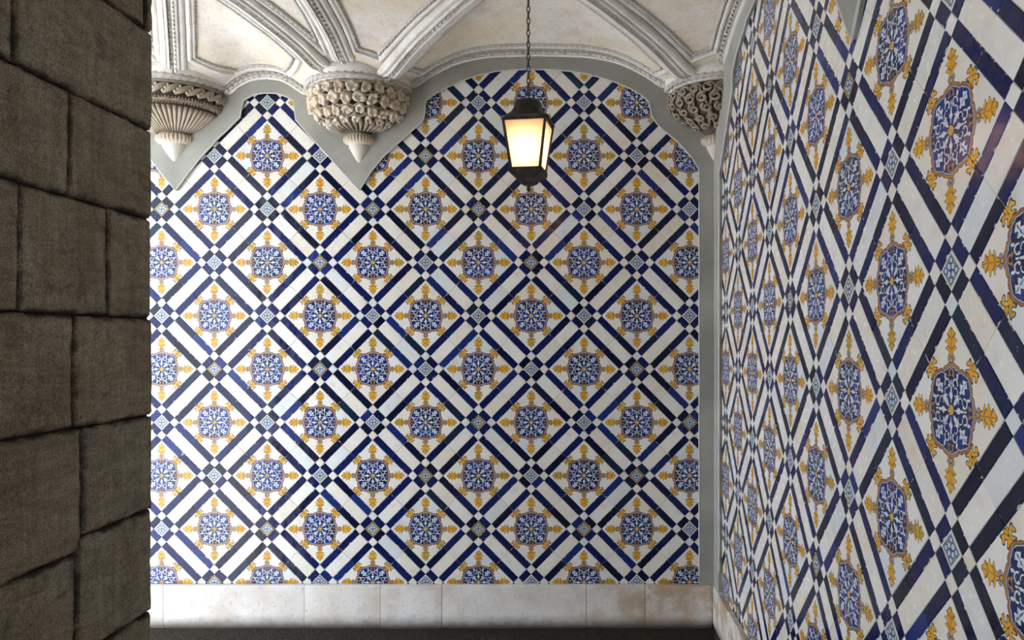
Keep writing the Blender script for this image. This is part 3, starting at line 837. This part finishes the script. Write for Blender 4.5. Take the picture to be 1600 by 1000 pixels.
# ------------------------------------------------------------------ corbels
def corbel_root(x, label, a0, a1, tip):
    t = empty('corbel', (x, YB - .001, EYE)); tag(t, label, 'corbel'); return t
def surf(prof):
    hs = [p[1] for p in prof][::-1]; rs = [p[0] for p in prof][::-1]; f = pchip(hs, rs)
    return f
def on(f, a, z, out=0.0):
    r = f(z) + out; return Vector((r * math.cos(a), r * math.sin(a), z))
def frame_at(f, a, z):
    p = on(f, a, z); du = Vector((-math.sin(a), math.cos(a), 0)); dv = (on(f, a, z + .004) - on(f, a, z - .004)).normalized(); n = du.cross(dv).normalized()
    if n.dot(Vector((math.cos(a), math.sin(a), 0))) < 0: n = -n
    return p, du, dv, n
def curl_leaf(f, a, z, w, h, seed, lobes=5, m='carved', lift=.016):
    """a carved leaf: lobed shield with raised curled edge and sunk veins"""
    p, du, dv, n = frame_at(f, a, z); rot = seed * 1.3; c, s = math.cos(rot), math.sin(rot)
    e1, e2 = du * c + dv * s, dv * c - du * s; K = 24; vs = [p + n * (lift * .62)]; rings = ((.30, .50), (.58, .95), (.82, 1.0), (1.0, .62), (1.03, -.6))
    for ri_, (q, lf) in enumerate(rings):
        for k in range(K):
            t = 2 * math.pi * k / K; lob = 1 + (.11 * math.cos(lobes * t) + .06 * math.sin(2 * t + seed)) * q
            cr = 1 - .42 * max(0, math.cos(lobes * t + math.pi)) ** 2 * (1 if ri_ in (1, 2) else 0)
            vs.append(p + e1 * math.cos(t) * w * q * lob * .98 + e2 * math.sin(t) * h * q * lob + n * lift * lf * (cr if lf > 0 else 1) + dv * (-.004 if ri_ == 2 else 0))
    fs = [(0, 1 + k, 1 + (k + 1) % K) for k in range(K)]
    for r_ in range(len(rings) - 1):
        for k in range(K): l = (k + 1) % K; fs.append((1 + r_ * K + k, 1 + (r_ + 1) * K + k, 1 + (r_ + 1) * K + l, 1 + r_ * K + l))
    return vs, fs
def lathe_part(t, name, prof, a0, a1, m, n=48, mod=None, smooth=True):
    return mesh(name, *lathe(prof, a0, a1, n, mod), M[m], t, smooth=smooth)
def springer(t, a0, a1):
    lathe_part(t, 'abacus', [(.255, 1.374), (.272, 1.378), (.278, 1.39), (.29, 1.402), (.30, 1.42), (.30, 1.47), (.10, 1.50)], a0, a1, 'rib')
    pts = [Vector((.284 * math.cos(a0 + (a1 - a0) * i / 60), .284 * math.sin(a0 + (a1 - a0) * i / 60), 1.396)) for i in range(61)]
    mesh('rope_moulding', *rope(pts, .015, pitch=.040), M['rib'], t, smooth=True)
def ring_and_tip(t, r, z0, z1, tip, a0, a1, n):
    mid = (z0 + z1) / 2
    mod = lambda a, z: 1 + (.09 * abs(math.cos(n * a / 2)) if z0 + .005 < z < z1 - .005 else 0)
    lathe_part(t, 'neck_ring', [(r * .7, z1 + .012), (r * .9, z1), (r, mid + .012), (r * 1.02, mid), (r, mid - .012), (r * .88, z0), (r * .7, z0 - .004)], a0, a1, 'carved', 120, mod)
    lathe_part(t, 'cone_tip', [(r * .76, z0 + .004), (r * .70, z0 - .02), (r * .45, z0 - (z0 - tip) * .5), (r * .18, tip + .012), (.002, tip)], a0, a1, 'cone', 32)
HA, HB = -math.pi, 0.0
# middle corbel: vine scrolls
t = corbel_root(XC2, 'bowl-shaped corbel carved all over with vine leaves, between the small arch and the large arch', HA, HB, 0)
pr = [(.262, 1.375), (.264, 1.33), (.262, 1.29), (.235, 1.245), (.195, 1.21), (.145, 1.18), (.10, 1.158), (.072, 1.147)]
f2 = surf(pr); lathe_part(t, 'bowl', [(max(.01, r - .012), z) for r, z in pr], HA, HB, 'core'); springer(t, HA, HB)
rows = [(1.338, 12, .035, .027), (1.283, 12, .034, .026), (1.234, 11, .031, .023), (1.197, 9, .026, .019)]
sd = 0
for ri, (z, n, w, h) in enumerate(rows):
    for k in range(n):
        a = HA + (k + .5 + (.5 if ri % 2 else 0)) * math.pi / n
        if a > HB - .05: continue
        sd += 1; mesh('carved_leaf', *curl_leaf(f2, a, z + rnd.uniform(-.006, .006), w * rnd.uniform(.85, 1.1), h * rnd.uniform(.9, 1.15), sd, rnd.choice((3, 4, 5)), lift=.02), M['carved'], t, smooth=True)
for ri in range(3):
    z0 = (1.312, 1.260, 1.216)[ri]; amp = (.016, .016, .012)[ri]; n = rows[ri][1]
    for ph in (0, math.pi):
        pts = [on(f2, HA + i * math.pi / 120, z0 + amp * math.sin(n * (i * math.pi / 120) * 1.0 + ph), .006) for i in range(121)]
        mesh('vine_stem', *tube(pts, .006), M['carved'], t, smooth=True)
for k in range(16):
    a = HA + (k + .5) * math.pi / 16
    pts = [on(f2, a + .02 * math.sin(q * 3), 1.195 - .042 * q, .006 + .008 * math.sin(q * math.pi)) for q in [i / 6 for i in range(7)]]
    mesh('petal', *tube(pts, .012, taper=lambda s: .4 + math.sin(math.pi * min(1, s + .15)) * .8), M['carved'], t, smooth=True)
pts = [Vector((.268 * math.cos(HA + i * math.pi / 60), .268 * math.sin(HA + i * math.pi / 60), 1.366)) for i in range(61)]
mesh('rim_bead', *rope(pts, .010, pitch=.05), M['carved'], t, smooth=True)
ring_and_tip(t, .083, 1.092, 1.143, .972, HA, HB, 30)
# left corbel: rope and beads, plait, flutes
t = corbel_root(XC1, 'leftmost corbel, a fluted cone under plaited and beaded bands, beside the dark stone pier', HA, HB, 0)
pr = [(.268, 1.375), (.272, 1.34), (.262, 1.30), (.245, 1.268), (.215, 1.24), (.15, 1.19), (.10, 1.155), (.075, 1.14)]
f1 = surf(pr); lathe_part(t, 'bowl', [(max(.01, r - .010), z) for r, z in pr], HA, HB, 'core'); springer(t, HA, HB)
n = 15
for k in range(n):
    a = HA + (k + .5) * math.pi / n; da = math.pi / n
    pts = [on(f1, a + da * (q - .5) * 1.5, 1.305 + .055 * q, .004 + .008 * math.sin(q * math.pi)) for q in [i / 8 for i in range(9)]]
    mesh('twisted_leaf', *tube(pts, .013, taper=lambda s: .45 + .7 * math.sin(math.pi * s)), M['carved'], t, smooth=True)
    for j, (qa, qz) in enumerate(((.30, 1.318), (.52, 1.332), (.72, 1.347))):
        p = on(f1, a + da * (qa - .05), qz, .006)
        v, fc = lathe([(.0008, -.009), (.006, -.0065), (.009, 0), (.006, .0065), (.0008, .009)], n=8)
        mesh('bead', [Vector(x_) + p for x_ in v], fc, M['carved'], t, smooth=True)
for ph in (0, 1, 2):
    pts = []
    N = 26
    for i in range(N * 2 + 1):
        a = HA + math.pi * i / (N * 2); s_ = 1 if (i + ph) % 2 else -1
        pts.append(on(f1, a, 1.278 + .013 * s_ * (1 if ph < 2 else 0) - (.0 if ph < 2 else .0), .007 + (.004 if (i // 2 + ph) % 2 else 0)))
    mesh('plait', *tube(pts, .0055), M['carved'], t)
NF = 27
for k in range(NF):
    a = HA + (k + .5) * math.pi / NF
    pts = [on(f1, a, 1.255 - .105 * q, .002 + .004 * math.sin(q * math.pi)) for q in [i / 8 for i in range(9)]]
    mesh('flute', *tube(pts, .0125, K=8, taper=lambda s: 1.0 - .62 * s), M['carved'], t, smooth=True)
pts = [Vector((.270 * math.cos(HA + i * math.pi / 60), .270 * math.sin(HA + i * math.pi / 60), 1.37)) for i in range(61)]
mesh('rim_bead', *tube(pts, .009), M['carved'], t, smooth=True)
ring_and_tip(t, .095, 1.095, 1.148, .985, HA, HB, 30)
# corner corbel: interlaced loops
QA, QB = -math.pi, -math.pi / 2
t = corbel_root(XC3, 'corner corbel of interlaced knotted loops, above the plaster band next to the right wall', QA, QB, 0)
t.location.x -= .002
pr = [(.262, 1.375), (.268, 1.33), (.258, 1.29), (.225, 1.25), (.18, 1.215), (.125, 1.18), (.09, 1.15), (.07, 1.135)]
f3 = surf(pr); lathe_part(t, 'bowl', [(max(.01, r - .012), z) for r, z in pr], QA, QB, 'core', 24); springer(t, QA, QB)
for ri, (z, n, w, h) in enumerate([(1.335, 6, .034, .026), (1.293, 6, .034, .024), (1.252, 5, .033, .022), (1.215, 4, .03, .02), (1.182, 3, .026, .018)]):
    for k in range(n):
        a = QA + (k + (.25 if ri % 2 else .72)) * (math.pi / 2) / n
        p, du, dv, nn = frame_at(f3, a, z); pts = []
        for i in range(22):
            q = i / 21; th = q * 4.4 * math.pi / 1.6 + ri; rr = 1.05 - .78 * q
            pts.append(p + du * math.cos(th) * w * rr * .95 + dv * math.sin(th) * h * rr * 1.05 + nn * (.006 + .014 * q))
        mesh('carved_loop', *tube(pts, .0078, taper=lambda s: 1.15 - .4 * s), M['carved'], t, smooth=True)
for k in range(4):
    for sg in (-1, 1):
        pts = [on(f3, QA + (k + .1 + sg * q * .8 + .5) * math.pi / 8, 1.36 - .19 * q, .006 + .006 * math.sin(q * 9)) for q in [i / 14 for i in range(15)]]
        pts = [p for p in pts if p.x < -.005 and p.y < -.005]
        if len(pts) > 3: mesh('carved_strand', *tube(pts, .0075), M['carved'], t, smooth=True)
ring_and_tip(t, .085, 1.085, 1.135, .965, QA, QB, 26)

# ------------------------------------------------------------------ lantern
LX, LY = -.196, 3.17
s_l = FPX / LY
def hz(y): return (531 - y) / s_l
lan = empty('hanging_lantern', (LX, LY, EYE)); lan.rotation_euler = (0, 0, math.radians(-8))
tag(lan, 'black iron lantern with glowing frosted panes hanging on a chain from the vault', 'lantern')
zt, zb = hz(191), hz(268)
wt, wb = .088, .060      # half widths at eaves and at foot of the panes
def quad_prism(w0, z0, w1, z1):
    v = [(sx_ * w, sy_ * w, z) for w, z in ((w0, z0), (w1, z1)) for sx_, sy_ in ((-1, -1), (1, -1), (1, 1), (-1, 1))]
    return v, [(0, 3, 2, 1), (4, 5, 6, 7)] + [(i, (i + 1) % 4, 4 + (i + 1) % 4, 4 + i) for i in range(4)]
def sq_loft(prof, name, parent=None, smooth=False):
    vs = []; fs = []
    for w, z in prof: vs += [(sx_ * w, sy_ * w, z) for sx_, sy_ in ((-1, -1), (1, -1), (1, 1), (-1, 1))]
    for j in range(len(prof) - 1):
        for i in range(4): k = (i + 1) % 4; fs.append((j * 4 + i, j * 4 + k, j * 4 + 4 + k, j * 4 + 4 + i))
    fs.append((3, 2, 1, 0)); n = len(prof) * 4 - 4; fs.append((n, n + 1, n + 2, n + 3))
    return mesh(name, vs, fs, M['iron'], parent)
def super_loft(prof, name, K=40):
    vs = []; fs = []
    for w, z, e in prof:
        for k in range(K):
            t = 2 * math.pi * (k + .5) / K; c, s = math.cos(t), math.sin(t); q = (abs(c) ** e + abs(s) ** e) ** (-1 / e); vs.append((w * q * c, w * q * s, z))
    for j in range(len(prof) - 1):
        for k in range(K): l = (k + 1) % K; fs.append((j * K + k, j * K + l, j * K + K + l, j * K + K + k))
    fs.append(tuple(range(K))[::-1]); n = (len(prof) - 1) * K; fs.append(tuple(range(n, n + K)))
    return mesh(name, vs, fs, M['iron'], lan)
super_loft([(wt + .010, zt - .004, 14), (wt + .012, zt + .004, 14), (wt + .004, zt + .010, 12), (.086, zt + .014, 10), (.073, zt + .024, 8), (.064, zt + .036, 6), (.058, zt + .050, 5), (.0565, zt + .066, 4), (.054, zt + .078, 3.6), (.046, zt + .088, 3.2), (.030, zt + .095, 3), (.010, zt + .098, 3)], 'roof')
mesh('rivet', *[q if i else [Vector(v) + Vector((0, -.056, zt + .066)) for v in q] for i, q in enumerate(lathe([(.0008, -.005), (.005, -.004), (.0065, 0), (.005, .004), (.0008, .005)], n=8))], M['iron'], lan, smooth=True)
sq_loft([(wt + .006, zt - .012), (wt + .006, zt - .003)], 'top_rail', lan)
sq_loft([(wb + .010, zb - .002), (wb + .010, zb + .006)], 'bottom_rail', lan)
sq_loft([(wb + .010, zb - .003), (wb + .009, zb - .014), (wb - .004, zb - .024), (.040, zb - .036), (.034, zb - .048), (.022, zb - .056), (.012, zb - .060)], 'foot', lan)
mesh('finial', *lathe([(.001, zb - .088), (.006, zb - .082), (.009, zb - .074), (.006, zb - .068), (.013, zb - .062), (.012, zb - .056)], n=14), M['iron'], lan, smooth=True)
for sx_, sy_ in ((-1, -1), (1, -1), (1, 1), (-1, 1)):
    p0 = Vector((sx_ * (wb + .002), sy_ * (wb + .002), zb)); p1 = Vector((sx_ * (wt + .001), sy_ * (wt + .001), zt - .004)); h = .0048
    v = [p + Vector((a * h, b * h, 0)) for p in (p0, p1) for a, b in ((-1, -1), (1, -1), (1, 1), (-1, 1))]
    mesh('corner_post', v, [(0, 3, 2, 1), (4, 5, 6, 7)] + [(i, (i + 1) % 4, 4 + (i + 1) % 4, 4 + i) for i in range(4)], M['iron'], lan)
for k in range(4):
    R = Matrix.Rotation(k * math.pi / 2, 4, 'Z')
    v = [Vector((-wb + .003, -wb, zb + .005)), Vector((wb - .003, -wb, zb + .005)), Vector((wt - .003, -wt + .001, zt - .010)), Vector((-wt + .003, -wt + .001, zt - .010))]
    v += [q + Vector((0, .0025, 0)) for q in v]
    mesh('pane', [R @ q for q in v], [(0, 1, 2, 3), (7, 6, 5, 4), (0, 4, 5, 1), (1, 5, 6, 2), (2, 6, 7, 3), (3, 7, 4, 0)], M['pane'], lan)
    mb_ = MB()
    for a, c in ((v[0], v[1]), (v[1], v[2]), (v[2], v[3]), (v[3], v[0])): mb_.add(tube([a, c], .0028, K=4))
    mb_.build('pane_bead', M['iron'], lan).matrix_local = R @ Matrix.Translation((0, -.002, 0))
zc = hz(236)
mesh('bulb', *lathe([(.001, zc - .026), (.014, zc - .022), (.021, zc - .008), (.021, zc + .006), (.014, zc + .020), (.008, zc + .03), (.001, zc + .032)], n=16), M['bulb'], lan, smooth=True)
mesh('lamp_holder', *lathe([(.010, zc + .028), (.013, zc + .034), (.013, zt + .03), (.004, zt + .034)], n=12), M['iron'], lan)
ztop = zt + .094; zroof = 1.64 - .088
def link_mesh(tall, w, r):
    pts = []
    for i in range(16):
        a = 2 * math.pi * i / 16; pts.append(Vector((w * math.cos(a), 0, (tall - w) * (1 if math.sin(a) > 0 else -1) * (1 if abs(math.sin(a)) > .01 else 0) + w * math.sin(a))))
    return tube(pts, r, closed=True, K=5)
chain = mesh('chain', *link_mesh(.016, .010, .003), M['iron'], lan); chain.location = (0, 0, ztop + .012)
lm = None; z = ztop + .031; k = 0
while z < zroof - .005:
    if lm is None:
        o = mesh('chain_link', *sweep([Vector((math.cos(2 * math.pi * i / 14) * .0068, 0, math.sin(2 * math.pi * i / 14) * .0155)) for i in range(14)], [(math.cos(q) * .0023, math.sin(q) * .0023) for q in (0, 1.26, 2.51, 3.77, 5.03)], closed=True, closedprof=True, down=Vector((0, 1, 0))), M['iron'], chain, smooth=True); lm = o
    else: o = lm.copy(); link(o, chain)
    o.location = (0, 0, z - (ztop + .012)); o.rotation_euler = (0, 0, math.radians(35 + 90 * (k % 2))); z += .0252; k += 1

# portals at the openings towards the court (they only guide the sampling of the sky)
def portal(loc, rot, sx_, sy_):
    d = bpy.data.lights.new('sky_portal', 'AREA'); d.shape = 'RECTANGLE'; d.size = sx_; d.size_y = sy_; d.cycles.is_portal = True
    o = bpy.data.objects.new('sky_portal', d); link(o); o.location = loc; o.rotation_euler = rot
portal((-2.95, (YE + YB) / 2, 1.7), (0, -math.pi / 2, 0), 3.4, YB - YE + .6)
portal((-2.92, -1.1, 1.7), (0, -math.pi / 2, 0), 3.4, 2.2)
